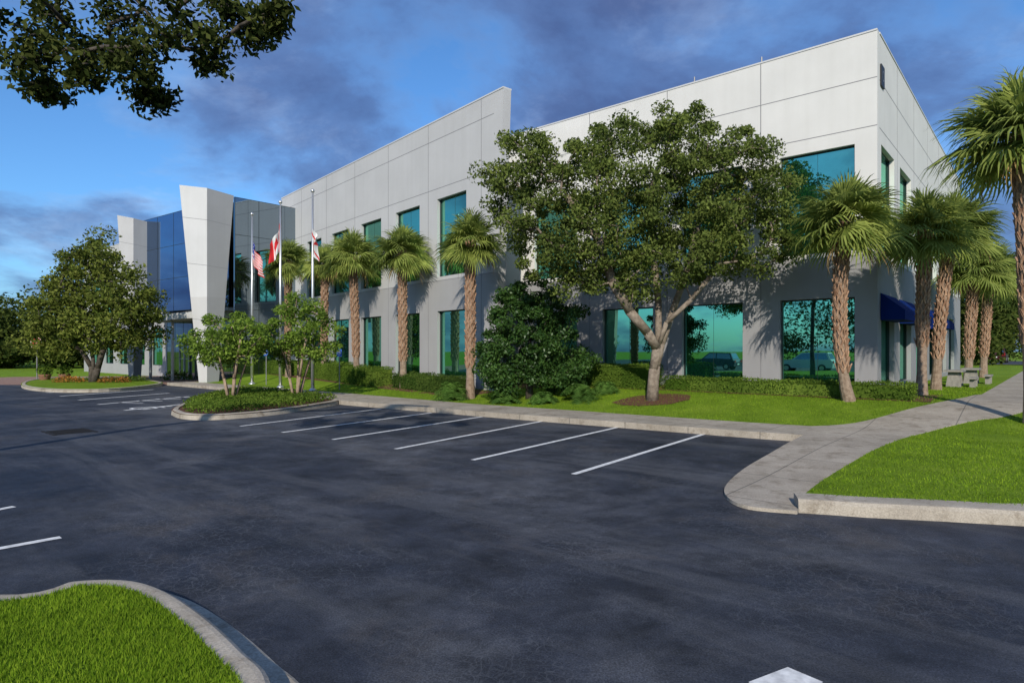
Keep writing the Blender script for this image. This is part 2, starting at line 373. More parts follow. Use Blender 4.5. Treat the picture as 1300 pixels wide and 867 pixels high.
surf('footpath', path_poly, walkz, M['walk'], .6, skirt=-.02)
rl = isl_edge + [Vector((33, 37, 0)), Vector((61.5, 70, 0)), Vector((100, 66, 0)), Vector((60, 5.0, 0)), Vector((20, 6.2, 0)), P(1300, 643, .15), P(1160, 634, .15), P(1060, 630, .15)]
def rz(x, y): return max(.14, ground(x, y) - .01) if wof(x, y) < 6.5 else .145
surf('right_lawn', rl, rz, M['lawn'], .9)
kp = [P(1014, 651), P(1060, 654), P(1100, 657), P(1150, 659.5), P(1200, 662), P(1250, 665), P(1300, 668), Vector((20, 5.75, 0)), Vector((60, 4.6, 0))]
sweep('right_kerb', kp, [(0, -.02), (.02, .11), (.05, .145), (.09, .15), (.2, .152), (.36, .150), (.36, 0)], M['kerb'], side=1)
mb = MB(); e0 = kp[0]; tt = (kp[1] - kp[0]).normalized(); nn_ = Vector((-tt.y, tt.x, 0))
mb.add([e0 + nn_ * o + up_z for o, up_z in ((0, Vector((0, 0, -.02))), (.36, Vector((0, 0, -.02))), (.36, Vector((0, 0, .15))), (.09, Vector((0, 0, .15))), (.05, Vector((0, 0, .145))), (.02, Vector((0, 0, .11))))], [(0, 1, 2, 3, 4, 5)])
tag(mb.build('right_kerb', M['kerb'], recalc=False), kind='structure')
# foreground island
fi = smooth([Vector((-14, 9.5, 0)), Vector((-9, 6.6, 0)), Vector((-5.5, 4.75, 0)), P(0, 751, .15), P(95, 735, .15), P(165, 733.5, .15), P(212, 746, .15), P(262, 777, .15), P(312, 821, .15), P(350, 867, .15), Vector((-.84, 2.2, 0)), Vector((-.74, 0, 0))], 6)
sweep('foreground_kerb', fi, [(-.17, .002), (-.15, .010), (-.04, .016), (-.034, .008), (-.028, .018), (.0, .10), (.02, .135), (.045, .149), (.075, .152), (.155, .150), (.155, .0)], M['kerb'], side=-1)
fgrass = []
for i, p in enumerate(fi):
    t = (fi[min(i + 1, len(fi) - 1)] - fi[max(i - 1, 0)]).normalized(); fgrass.append(p + Vector((t.y, -t.x, 0)) * .15)
fg_poly = fgrass + [Vector((-5, -2, 0)), Vector((-20, -2, 0)), Vector((-20, 9, 0))]
surf('foreground_lawn', fg_poly, .148, M['lawn'])
# peninsula
pen = [P(217, 526.5), P(229, 531.5), P(258, 533.5), P(300, 531.5), P(355, 526), P(420, 515.5), P(434, 512)]
pen = smooth(pen, 5)
penb2 = smooth([pen[-1], SW(21.5, 7.62), SW(23.3, 7.65), P(290, 497, .14), P(250, 505, .14), P(224, 515, .14), pen[0]], 5)
penp = pen + penb2[1:-1]
surf('planted_island', penp, .13, M['mulch'])
sweep('island_kerb', penp, KERB, M['kerb'], closed=True, side=1)
# left island
li = smooth([P(28, 489, .14), P(60, 493.5, .14), P(125, 494, .14), P(185, 489.5, .14), P(205, 484.5, .14), P(150, 479.5, .14), P(70, 479.5, .14), P(35, 483, .14)], 5, True)
surf('entrance_island', li, .13, M['lawn']); sweep('entrance_island_kerb', li, KERB, M['kerb'], closed=True, side=1)
# markings
def stripe(a, b, wd=.1, m='paint'):
    a = Vector((a.x, a.y, .004)); b = Vector((b.x, b.y, .004)); d = (b - a).normalized(); n = Vector((-d.y, d.x, 0)) * wd / 2
    mb = MB(); mb.add([a - n, b - n, b + n, a + n], [(0, 1, 2, 3)]); o = mb.build('parking_line', M[m], recalc=False); return tag(o, kind='structure')
for i_, q in enumerate([((728, 602), (897, 550)), ((600, 584), (786, 542)), ((502, 570), (692, 534)), ((422, 558), (612, 529)), ((358, 549), (548, 524)), ((305, 541), (484, 519)),
          ((-60, 707), (77, 682)), ((-90, 664), (18, 643)), ((76, 503), (195, 494.5)), ((100, 508), (215, 499)), ((124, 513.5), (240, 503.5)), ((158, 521), (238, 512.5)), ((60, 498.5), (165, 491.5))]):
    stripe(P(*q[0]), P(*q[1]), .095 if i_ < 8 else .14)
for k in range(4): stripe(P(150 + k * 24, 511 - k * 2.3), P(182 + k * 24, 511.5 - k * 2.3), .1)
mb = MB(); mb.add([P(950, 866) , P(1000, 847), P(1045, 866), P(1020, 885), P(975, 885)], [(0, 4, 3, 2, 1)]); mb.v = [(v[0], v[1], .004) for v in mb.v]
tag(mb.build('arrow_marking', M['paint'], recalc=False), kind='structure')
def access_symbol(mb, o, ex, ey, s, mi=0):
    o = Vector(o); ex = Vector(ex) * s; ey = Vector(ey) * s
    def q(x, y): return o + ex * x + ey * y
    n = 18
    for k in range(n):
        a0, a1 = [math.radians(100 + 280 * (k + t) / n) for t in (0, 1)]
        mb.add([q(.26 * math.cos(a0) - .05, .26 * math.sin(a0) - .18), q(.26 * math.cos(a1) - .05, .26 * math.sin(a1) - .18), q(.34 * math.cos(a1) - .05, .34 * math.sin(a1) - .18), q(.34 * math.cos(a0) - .05, .34 * math.sin(a0) - .18)], [(0, 1, 2, 3)], mi)
    for poly in ([(-.1, .02), (-.02, .02), (-.04, .28), (-.14, .28)], [(-.02, .14), (.2, .14), (.2, .2), (-.02, .2)], [(-.02, -.06), (.2, -.06), (.2, .02), (-.02, .02)], [(.2, -.06), (.32, -.38), (.39, -.36), (.26, .02)]):
        mb.add([q(*p) for p in poly], [(0, 1, 2, 3)], mi)
    mb.add([q(-.12 + .075 * math.cos(2 * math.pi * k / 10), .39 + .075 * math.sin(2 * math.pi * k / 10)) for k in range(10)], [tuple(range(10))], mi)
mb = MB(); c = P(196, 517.5); access_symbol(mb, (c.x, c.y, .005), -D1 , D2, 1.3); tag(mb.build('accessible_bay_marking', M['paint'], recalc=False), kind='structure')
# drain
mb = MB(); c = P(88, 548); c.z = .0
for i in range(9): mb.cbox(c + D1 * (-.4 + i * .1) + Vector((0, 0, .006)), .04, .7, .012, D1)
for sgn in (-1, 1): mb.cbox(c + D2 * sgn * .38 + Vector((0, 0, .007)), 1.0, .06, .014, D1)
mb.cbox(c + Vector((0, 0, .002)), .96, .7, .003, D1, 1)
tag(mb.build('storm_drain', [M['iron'], M['black']]), 'dark iron storm drain grate set flush in the asphalt on the left', 'drain')

# ---------------------------------------------------------------- building
B = thing('office_building', (C0.x, C0.y, 0), 'two storey pale concrete office building with teal windows and angled entrance fins', 'building')
ZT = 11.1; up = Vector((0, 0, 1))
def facade(p0, d, n, length, z0, z1, thick, ops, m='wall', glassm='glass', nm=0, joints_v=(), joints_h=(), cop=True, s0=0.0, rake=0):
    p0 = Vector((p0.x, p0.y, 0)); q = lambda s, z, dp=0: p0 + d * s - n * dp + up * z
    S = sorted({s0, length, *[o[0] for o in ops], *[o[1] for o in ops]}); Z = sorted({z0, z1, *[o[2] for o in ops], *[o[3] for o in ops]})
    mb = MB()
    for i in range(len(S) - 1):
        for j in range(len(Z) - 1):
            sc, zc_ = (S[i] + S[i + 1]) / 2, (Z[j] + Z[j + 1]) / 2
            if any(o[0] < sc < o[1] and o[2] < zc_ < o[3] for o in ops): continue
            mb.add([q(S[i], Z[j]), q(S[i + 1], Z[j]), q(S[i + 1], Z[j + 1]), q(S[i], Z[j + 1])], [(0, 1, 2, 3)])
    for a, b, c, e in ops:
        for (x0, y0), (x1, y1) in (((a, c), (b, c)), ((b, c), (b, e)), ((b, e), (a, e)), ((a, e), (a, c))):
            mb.add([q(x0, y0), q(x1, y1), q(x1, y1, .2), q(x0, y0, .2)], [(0, 1, 2, 3)])
    st = s0 - rake   # raked end edge: leans out at the top
    if rake: mb.add([q(s0, z0), q(st, z1), q(s0, z1)], [(0, 1, 2)])
    A_, B_ = [q(s0, z0), q(st, z1), q(st, z1, thick), q(s0, z0, thick)], [q(length, z0), q(length, z1), q(length, z1, thick), q(length, z0, thick)]
    mb.add(A_, [(0, 1, 2, 3)]); mb.add(B_, [(0, 1, 2, 3)]); mb.add([A_[1], B_[1], B_[2], A_[2]], [(0, 1, 2, 3)]); mb.add([A_[3], B_[3], B_[2], A_[2]], [(0, 1, 2, 3)])
    wall = mb.build('wall', M[m], B, recalc=False)
    if joints_v or joints_h:
        for s in joints_v:
            mb = MB(); mb.box(q(s - .012, z0, .0), d * .024, n * .005, up * (z1 - z0)); mb.build('panel_joint', M['joint'], wall)
        for z in joints_h:
            mb = MB(); mb.box(q(s0 + .002, z - .012, .0), d * (length - s0 - .004), n * .003, up * .024); mb.build('panel_joint', M['joint'], wall)
    if cop:
        mb = MB(); mb.box(q(st, z1 + .002, -.02), d * (length - st), -n * (thick + .04), up * .05); mb.build('coping', M['coping'], wall)
    for a, b, c, e in ops: window(q, d, n, a, b, c, e, nm, glassm)
    return wall
def window(q, d, n, a, b, c, e, nm=0, glassm='glass', parent=None, dp=.14, fm='frame', nh=0):
    mb = MB(); fw = .038
    mb.box(q(a, c, dp), d * fw, -n * .06, up * (e - c)); mb.box(q(b - fw, c, dp), d * fw, -n * .06, up * (e - c))
    mb.box(q(a + fw, c, dp), d * (b - a - 2 * fw), -n * .06, up * fw); mb.box(q(a + fw, e - fw, dp), d * (b - a - 2 * fw), -n * .06, up * fw)
    for k in range(nm):
        x = a + (b - a) * (k + 1) / (nm + 1); mb.box(q(x - .009, c + fw, dp + .025), d * .018, -n * .03, up * (e - c - 2 * fw))
    for k in range(nh):
        z = c + (e - c) * (k + 1) / (nh + 1); mb.box(q(a + fw, z - .012, dp + .016), d * (b - a - 2 * fw), -n * .03, up * .024)
    fr = mb.build('window', M[fm], parent or B)
    mb = MB(); mb.add([q(a + .03, c + .03, dp + .05), q(b - .03, c + .03, dp + .05), q(b - .03, e - .03, dp + .05), q(a + .03, e - .03, dp + .05)], [(0, 1, 2, 3)])
    mb.build('pane', M[glassm], fr, recalc=False)
    # butt joint between the two sheets of glass
    mb = MB(); x = (a + b) / 2; mb.box(q(x - .004, c + fw, dp + .046), d * .008, -n * .006, up * (e - c - 2 * fw)); mb.build('glazing_joint', M['frame'], fr)
    return fr
UP = (4.77, 7.92); LO = (.75, 3.39)
front_s = [(.59, 2.73), (3.92, 6.06), (7.2, 9.35), (10.55, 12.7)]
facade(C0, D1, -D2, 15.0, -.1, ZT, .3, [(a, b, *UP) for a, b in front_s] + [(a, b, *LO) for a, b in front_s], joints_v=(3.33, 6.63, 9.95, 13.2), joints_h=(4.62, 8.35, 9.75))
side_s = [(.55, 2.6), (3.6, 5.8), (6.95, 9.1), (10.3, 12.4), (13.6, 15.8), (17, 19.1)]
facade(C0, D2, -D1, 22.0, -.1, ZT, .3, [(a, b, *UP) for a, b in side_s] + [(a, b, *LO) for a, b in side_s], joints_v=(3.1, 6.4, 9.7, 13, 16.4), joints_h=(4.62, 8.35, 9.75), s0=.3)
P2 = Vector((-.36, 22.4, 0))
left_s = [(2.14, 4.14), (5.47, 7.47), (8.8, 10.8), (12.13, 14.13), (15.45, 17.4)]
nout = N3 if N3.y < 0 else -N3; nin = -nout
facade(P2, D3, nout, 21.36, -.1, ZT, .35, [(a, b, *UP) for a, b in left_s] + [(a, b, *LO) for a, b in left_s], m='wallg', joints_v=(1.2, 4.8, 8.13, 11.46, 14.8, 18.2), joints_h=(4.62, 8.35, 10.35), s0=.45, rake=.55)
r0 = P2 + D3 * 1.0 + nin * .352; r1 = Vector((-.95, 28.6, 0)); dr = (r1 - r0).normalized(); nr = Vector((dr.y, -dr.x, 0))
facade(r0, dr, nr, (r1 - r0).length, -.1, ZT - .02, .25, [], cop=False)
# tower
Bp = Vector((-12.72, 37.0, 0)); A = Vector((-15.1, 34.2, 0)); FA = Vector((-16.02, 33.1, 0)); L0 = Vector((-17.63, 33.4, 0)); off = D1 * 10.9
def fin(o, hs, mA, ws=1.0):
    l0, a_ = FA + (L0 - FA) * ws, FA + (A - FA) * ws
    top = [(l0 + o) + up * 10.57 * hs, (FA + o) + up * 10.33 * hs, (a_ + o) + up * 10.2 * hs, (l0 + a_ - FA + o) + up * 10.44 * hs]
    Lb = l0.lerp(FA, .72); Ab = FA.lerp(a_, .42)
    bot = [Lb + o + up * -.1, FA + o + up * -.1, Ab + o + up * -.1, Lb + Ab - FA + o + up * -.1]
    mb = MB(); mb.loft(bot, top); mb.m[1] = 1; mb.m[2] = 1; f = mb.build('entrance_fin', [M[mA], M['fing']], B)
    for z in (3.4, 6.3, 8.7):
        mb = MB(); t = (z + .1) / 10.5
        ring = [b.lerp(tq, t) for b, tq in zip(bot, top)]; r2 = [b.lerp(tq, t + .0022) for b, tq in zip(bot, top)]
        c = sum(ring, Vector()) / 4
        mb.loft([c + (p - c) * 1.003 for p in ring], [c + (p - c) * 1.003 for p in r2]); mb.build('panel_joint', M['joint'], f)
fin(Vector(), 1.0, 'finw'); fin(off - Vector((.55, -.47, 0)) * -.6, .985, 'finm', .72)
def curtain(p0, p1, n, z0, z1, cols, rows, gm, name='curtain_wall'):
    d = (p1 - p0).normalized(); L = (p1 - p0).length
    mb = MB(); mb.box(p0 + up * z0, d * L, -n * .12, up * (z1 - z0)); c = mb.build(name, M[gm], B)
    mb = MB()
    for k in range(cols + 1): mb.box(p0 + d * (L - .025) * (k / cols) + up * z0 + n * .001, d * .025, n * .006, up * (z1 - z0))
    for k in range(rows + 1): mb.box(p0 + up * (z0 + (z1 - z0 - .025) * k / rows) + n * .001, d * L, n * .004, up * .025)
    mb.build('mullion', M['frame'], c); return c
curtain(A + D2 * .05, Bp + D2 * .5, -D1, 0.0, 10.15, 3, 5, 'dglass')
curtain(FA + off + D1 * .25 + D2 * .75, A + D1 * .6 + D2 * .02, -D2, 4.2, 10.2, 5, 3, 'bglass')
mb = MB(); mb.box(A + off + up * 4.0 + D2 * .0, -D1 * 10.2, D2 * 4, up * .18); mb.build('soffit', M['finw'], B)
mb = MB(); mb.box(A + off - D2 * 1.0 + up * 3.62 - D1 * .4, -D1 * 9.2, D2 * 1.6, up * .36); mb.build('canopy', M['coping'], B)
for t in (1.2, 4.6):
    mb = MB(); o = A + off - D2 * .7 - D1 * t; mb.tube([o, o + up * 3.615], .09, 12); mb.build('canopy_post', M['wframe'], B, smooth=True)
lb = curtain(A + off + D2 * .7 - D1 * .1, A + D1 * .6 + D2 * .7, -D2, 0, 3.99, 8, 3, 'dglass', 'lobby_glazing')
for k, t in enumerate((3.0, 4.6)):
    o = A + off - D1 * (.9 + t * .45) + D2 * .62; qf = lambda s, z, dp=0: o - D1 * s + D2 * dp + up * z
    dr_ = window(qf, -D1, -D2, 0, .68, .02, 2.55, 0, 'dglass', None, -.02, 'wframe', 1); dr_.name = 'entrance_door'
lw0 = A + off + D1 * 1.6 + D2 * 1.5; 
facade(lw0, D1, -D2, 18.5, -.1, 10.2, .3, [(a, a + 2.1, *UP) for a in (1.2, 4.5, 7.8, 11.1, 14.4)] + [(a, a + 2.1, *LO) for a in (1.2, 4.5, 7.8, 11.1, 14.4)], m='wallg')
LW = lw0 + D1 * 18.5
C2 = C0 + D2 * 22; LWb = LW + D2 * 20
mb = MB(); rp = [C0 + D1 * .3 + D2 * .3, C0 + D1 * 14.9 + D2 * .3, r0 + D3 * .3 + nin * .1, P2 + D3 * 20.5 + nin * .4, Bp + D2 * .55 + D1 * .1, A + D2 * 2.5 + D1 * .5, A + off + D2 * 2, LW + D2 * .3, LWb, C2 - D1 * -.3]
mb.add([p + up * 10.05 for p in rp], [tuple(range(len(rp)))]); mb.build('roof', M['roof'], B, recalc=False)
mb = MB(); rp2 = [A + D1 * .1 + D2 * .2, Bp + D1 * .2, A + off + D2 * 2.2, A + off + D2 * .15]
mb.add([p + up * 9.95 for p in rp2], [(0, 1, 2, 3)]); mb.build('roof', M['roof'], B, recalc=False)
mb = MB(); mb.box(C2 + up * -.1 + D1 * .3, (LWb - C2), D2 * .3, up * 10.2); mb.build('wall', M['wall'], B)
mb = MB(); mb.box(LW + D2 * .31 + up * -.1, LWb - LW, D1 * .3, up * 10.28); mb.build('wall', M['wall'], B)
for a, b in ((.4, 2.7), (3.45, 5.95), (10.1, 12.6)):
    o = C0 + D2 * a - D1 * .01; d = D2; n = -D1; L = b - a; ex = .62
    mb = MB(); mb.loft([o + up * 3.5, o + n * ex + up * 2.98, o + n * ex + up * 2.7, o + up * 2.7], [o + d * L + up * 3.5, o + d * L + n * ex + up * 2.98, o + d * L + n * ex + up * 2.7, o + d * L + up * 2.7])
    mb.build('awning', M['awning'], B)
o = C0 + D2 * .36 - D1 * .005
mb = MB(); mb.box(o + up * 9.62, D2 * .46, -D1 * .04, up * .62); pq = mb.build('wall_plaque', M['black'], B)
mb = MB(); c = o + D2 * .23 - D1 * .046 + up * 9.93
for k in range(14):
    a0, a1 = 2 * math.pi * k / 14, 2 * math.pi * (k + 1) / 14
    mb.add([c + D2 * r * math.cos(a) + up * r * 1.2 * math.sin(a) for r, a in ((.10, a0), (.10, a1), (.135, a1), (.135, a0))], [(0, 1, 2, 3)])
mb.build('plaque_mark', M['grey'], pq)
for s in (5.6, 3.3):
    mb = MB(); o = C0 + D1 * s + up * (ZT + .05) - D2 * .0; mb.tube([o, o + up * .16], .025, 6); mb.build('parapet_fixture', M['grey'], B)

# ---------------------------------------------------------------- vegetation
def tree(name, label, cat, base, trunks, r0, lobes, nsub, nleaf, L, W, mats, sub_r=.42, group=None, up_=.4, fl=.75, shell=.1, thin=.05):
    T = thing(name, base, label, cat, group); nodes = []; par = []; trunk_idx = []
    for tr in trunks:
        prev = -1
        for p in tr:
            nodes.append(Vector(p)); par.append(prev); prev = len(nodes) - 1; trunk_idx.append(prev)
    starts = {i for i in trunk_idx if par[i] == -1}
    subs = []
    for c, R in lobes:
        for k in range(nsub):
            v = Vector(rng.normal(size=3)).normalized() * R * (shell + (1 - shell) * random.random() ** .45); v.z *= .92
            subs.append(c + v)
    ends = [nodes[i] for i in trunk_idx]
    subs.sort(key=lambda s: min((s - e).length for e in ends))
    tips = []
    for s in subs:
        best = None; bd = 1e9
        for i, n_ in enumerate(nodes):
            if i in starts: continue
            d = (s - n_).length + max(0, n_.z - s.z) * .6
            if d < bd: bd = d; best = i
        a = nodes[best]; mid = a.lerp(s, .5) + Vector((random.uniform(-.1, .1), random.uniform(-.1, .1), .06)) * (s - a).length * .6
        nodes.append(mid); par.append(best); nodes.append(s); par.append(len(nodes) - 2); tips.append(len(nodes) - 1)
    cnt = [0] * len(nodes)
    for t in tips:
        i = t
        while i != -1: cnt[i] += 1; i = par[i]
    tot = max(1, max(cnt[i] for i in starts)); ti = set(trunk_idx)
    rad = [max(.010, r0 * (max(c, 1) / tot) ** .5) for c in cnt]
    for i in range(len(nodes)):
        if i not in ti: rad[i] = min(rad[i], thin)
    for i in starts: rad[i] *= 1.4
    mb = MB()
    for i, p in enumerate(nodes):
        if par[i] < 0: continue
        ra = rad[par[i]] if i in ti else min(rad[par[i]], rad[i] * 1.25)
        mb.tube([nodes[par[i]], p + (p - nodes[par[i]]).normalized() * rad[i] * .3], [ra, rad[i]], 9 if rad[i] > .06 else 5)
    mb.build('trunk', mats[0], T, smooth=True)
    S = np.array([tuple(s) for s in subs]); n = len(S) * nleaf
    cc = np.repeat(S, nleaf, 0); k = rng.normal(size=(n, 3)); k = nrmz(k) * (rng.random((n, 1)) ** .5) * sub_r * rng.uniform(.55, 1.4, (len(S), 1)).repeat(nleaf, 0); k[:, 2] *= fl
    V = leaves(cc + k, L, W, up_) - np.array(tuple(base))
    link('crown', np_mesh('crown', V, 4), mats[1], T); return T
def lob(lst, Y, dy=1.0):
    return [(Q(a, b, Y + random.uniform(-dy, dy)), r / F * Y) for a, b, r in lst]
def fill(poly, n, Y, dy, mind, r=.12):
    """clump centres spread evenly through a crown whose silhouette is poly"""
    x0, x1 = min(p[0] for p in poly), max(p[0] for p in poly); y0, y1 = min(p[1] for p in poly), max(p[1] for p in poly)
    out = []; cx, cy = (x0 + x1) / 2, (y0 + y1) / 2; tries = 0
    while len(out) < n and tries < 40000:
        tries += 1
        px, py = random.uniform(x0, x1), random.uniform(y0, y1)
        if not inpoly(px, py, poly): continue
        e = min(1, ((px - cx) / (x1 - x0) * 2) ** 2 + ((py - cy) / (y1 - y0) * 2) ** 2)
        p = Q(px, py, Y + random.uniform(-1, 1) * dy * math.sqrt(max(.08, 1 - e)))
        if any((p - o[0]).length < mind for o in out): continue
        out.append((p, r))
    return out
YM = 18.6; bm_ = D(828, YM); bm_.z = gz(bm_.x, bm_.y) - .05
t1 = [bm_, Q(830, 470, YM), Q(834, 442, YM)]
crown_o = [(610, 215), (632, 180), (668, 160), (705, 168), (722, 190), (748, 170), (775, 152), (815, 160), (838, 138), (880, 120), (905, 140), (918, 165), (955, 148), (972, 180), (990, 215), (1008, 230), (1006, 275), (1012, 315), (985, 345), (950, 340), (920, 355), (880, 365), (850, 352), (815, 375), (780, 380), (745, 362), (715, 375), (690, 345), (668, 352), (655, 310), (632, 285), (622, 250)]
tree('oak_tree', 'large spreading oak on the lawn in front of the office corner with forking trunk', 'tree', bm_,
     [t1 + [Q(822, 422, YM - .2), Q(800, 396, YM - .4), Q(778, 358, YM - .6), Q(760, 305, YM - .6), Q(720, 250, YM - .5)], [bm_ + Vector((.02, 0, 0)), Q(834, 465, YM), Q(840, 438, YM), Q(854, 395, YM + .2), Q(872, 345, YM + .2), Q(890, 270, YM + .2), Q(920, 220, YM)], [bm_ + Vector((0, .03, 0)), Q(832, 465, YM), Q(836, 436, YM), Q(836, 385, YM + .5), Q(830, 330, YM + .4), Q(826, 240, YM + .4), Q(850, 180, YM + .3)],
      [bm_ + Vector((-.03, .02, 0)), Q(831, 468, YM), Q(836, 440, YM), Q(846, 410, YM - .3), Q(878, 380, YM - .5), Q(915, 335, YM - .6)]],
     .14, fill(crown_o, 340, YM, 2.0, .38), 1, 250, .115, .056, [M['bark'], M['oak']], .42, thin=.035)
YL = 33.5; bl = D(118, YL, .13)
crown_l = [(22, 430), (38, 405), (36, 380), (58, 362), (62, 340), (85, 330), (98, 308), (118, 312), (130, 300), (146, 322), (172, 338), (180, 365), (200, 380), (198, 402), (212, 415), (196, 440), (172, 436), (158, 452), (132, 440), (110, 448), (86, 440), (64, 455), (40, 445)]
tree('broadleaf_tree', 'round olive green broadleaf tree on the entrance island at left', 'tree', bl, [[bl, Q(119, 470, YL), Q(118, 455, YL), Q(110, 415, YL), Q(100, 370, YL)], [bl + Vector((.05, 0, 0)), Q(124, 468, YL), Q(132, 440, YL), Q(150, 400, YL), Q(155, 360, YL)], [bl + Vector((-.05, 0, 0)), Q(116, 466, YL), Q(104, 445, YL), Q(70, 415, YL)]],
     .15, fill(crown_l, 135, YL, 2.4, .7, .2), 1, 190, .21, .10, [M['barkd'], M['ltree']], .72)
YG = 20.6; bg_ = D(672, YG); bg_.z = gz(bg_.x, bg_.y) - .03
tree('magnolia_tree', 'dense dark green bushy tree against the wall left of the large oak', 'tree', bg_, [[bg_, Q(672, 470, YG), Q(672, 430, YG)]], .1,
     lob([(635, 405, 34), (680, 375, 32), (708, 405, 36), (655, 440, 42), (712, 445, 38), (680, 415, 42), (625, 460, 28), (738, 462, 20), (690, 472, 28), (640, 476, 26), (720, 475, 22), (660, 395, 36), (665, 470, 26)], YG, .5), 16, 210, .115, .052, [M['barkd'], M['mag']], .32)
for px, Y, poly, lab in ((294, 21.0, [(230, 442), (246, 412), (262, 398), (285, 406), (302, 392), (322, 402), (342, 422), (344, 446), (330, 462), (308, 450), (285, 464), (262, 456), (246, 468), (234, 458)], 'small multi stemmed green tree on the planted island, nearer its kerbed tip'),
                        (376, 22.2, [(338, 445), (332, 415), (350, 396), (370, 374), (392, 384), (412, 396), (430, 420), (424, 446), (408, 462), (388, 450), (366, 464), (350, 456)], 'small multi stemmed green tree on the planted island, nearer the building')):
    b = D(px, Y, .13); st = []
    for k in range(5):
        a = k * 1.257 + .4; e = Q(px, 452, Y) + Vector((math.cos(a) * .5, math.sin(a) * .4, random.uniform(-.1, .15))); st.append([b + Vector((math.cos(a) * .09, math.sin(a) * .09, -.02)), b.lerp(e, .5) + Vector((math.cos(a) * .03, math.sin(a) * .03, 0)), e, e + Vector((math.cos(a) * .3, math.sin(a) * .3, .55))])
    tree('crape_myrtle', lab, 'tree', b, st, .05, fill(poly, 50, Y, .9, .30), 1, 140, .135, .058, [M['barkc'], M['myrtle']], .36, 'crape myrtles on the planted island', thin=.018)
YO = 7.0; bo = Vector((-10.2, 6.2, .1))
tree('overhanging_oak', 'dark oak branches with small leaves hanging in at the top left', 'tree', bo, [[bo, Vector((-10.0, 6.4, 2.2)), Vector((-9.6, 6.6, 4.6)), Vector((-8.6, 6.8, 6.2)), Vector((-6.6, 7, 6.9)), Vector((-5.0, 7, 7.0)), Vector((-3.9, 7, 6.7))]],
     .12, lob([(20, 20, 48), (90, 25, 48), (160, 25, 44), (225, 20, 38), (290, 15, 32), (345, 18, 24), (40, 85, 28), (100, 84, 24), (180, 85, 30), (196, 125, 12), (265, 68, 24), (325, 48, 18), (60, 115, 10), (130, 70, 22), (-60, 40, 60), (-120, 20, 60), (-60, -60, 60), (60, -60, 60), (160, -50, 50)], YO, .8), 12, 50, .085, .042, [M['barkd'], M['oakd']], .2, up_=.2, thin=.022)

# palms
def frond(nl, petl=.38, ll=.62):
    q = []
    def strip(pts, wid, nrm):
        for i in range(len(pts) - 1):
            a, b = pts[i], pts[i + 1]; q.append([a - nrm * wid[i], a + nrm * wid[i], b + nrm * wid[i + 1], b - nrm * wid[i + 1]])
    strip([Vector((0, 0, 0)), Vector((petl * .5, 0, .03)), Vector((petl + .12, 0, 0))], [.016, .013, .008], Vector((0, 1, 0)))
    for k in range(nl):
        a = math.radians(-112 + 224 * k / (nl - 1)); fr_ = abs(a) / math.radians(112)
        l = ll * (1 - .42 * fr_ ** 1.5) * random.uniform(.88, 1.08); hub = Vector((petl + .12 * (1 - fr_), 0, 0))
        d = Vector((math.cos(a), math.sin(a), -.06 + .14 * fr_)).normalized(); n = Vector((-d.y, d.x, random.uniform(-.5, .5))).normalized()
        dr_ = random.uniform(.08, .24)
        m1 = hub + d * l * .5; m2 = hub + d * l * .8 + Vector((0, 0, -dr_ * .35)); tp = hub + d * l * .95 + Vector((0, 0, -dr_))
        strip([hub, m1, m2, tp], [.011, .021, .013, .002], n)
    return q
def crown_mesh(nf, seed, nl=28):
    random.seed(seed); V = []; mi = []
    ga = 2.39996
    for k in range(nf):
        t = k / (nf - 1); el = math.radians(84 - 128 * t ** .95 + random.uniform(-10, 10)); az = k * ga + random.uniform(-.25, .25)
        dead = t > .94; s = random.uniform(.80, 1.05) * (.88 + .14 * min(1, t * 3)); drp = .08 + .16 * random.random()
        R = Matrix.Rotation(az, 3, 'Z') @ Matrix.Rotation(-el, 3, 'Y') @ Matrix.Rotation(random.uniform(-.8, .8), 3, 'X')
        for quad in frond(nl if not dead else 12):
            for v in quad:
                p = Vector((v.x, v.y * (.85 if not dead else .4), v.z)) * s; wv = R @ p; hh = math.hypot(wv.x, wv.y); wv.z -= drp * hh * hh
                V.append(tuple(wv))
            mi.append(1 if dead else 0)
    me = np_mesh('crown', np.array(V), 4, mi); me.materials.append(M['palm']); me.materials.append(M['deadpalm']); return me
CM = [crown_mesh(58, 3), crown_mesh(52, 11), crown_mesh(62, 23)]
random.seed(99)
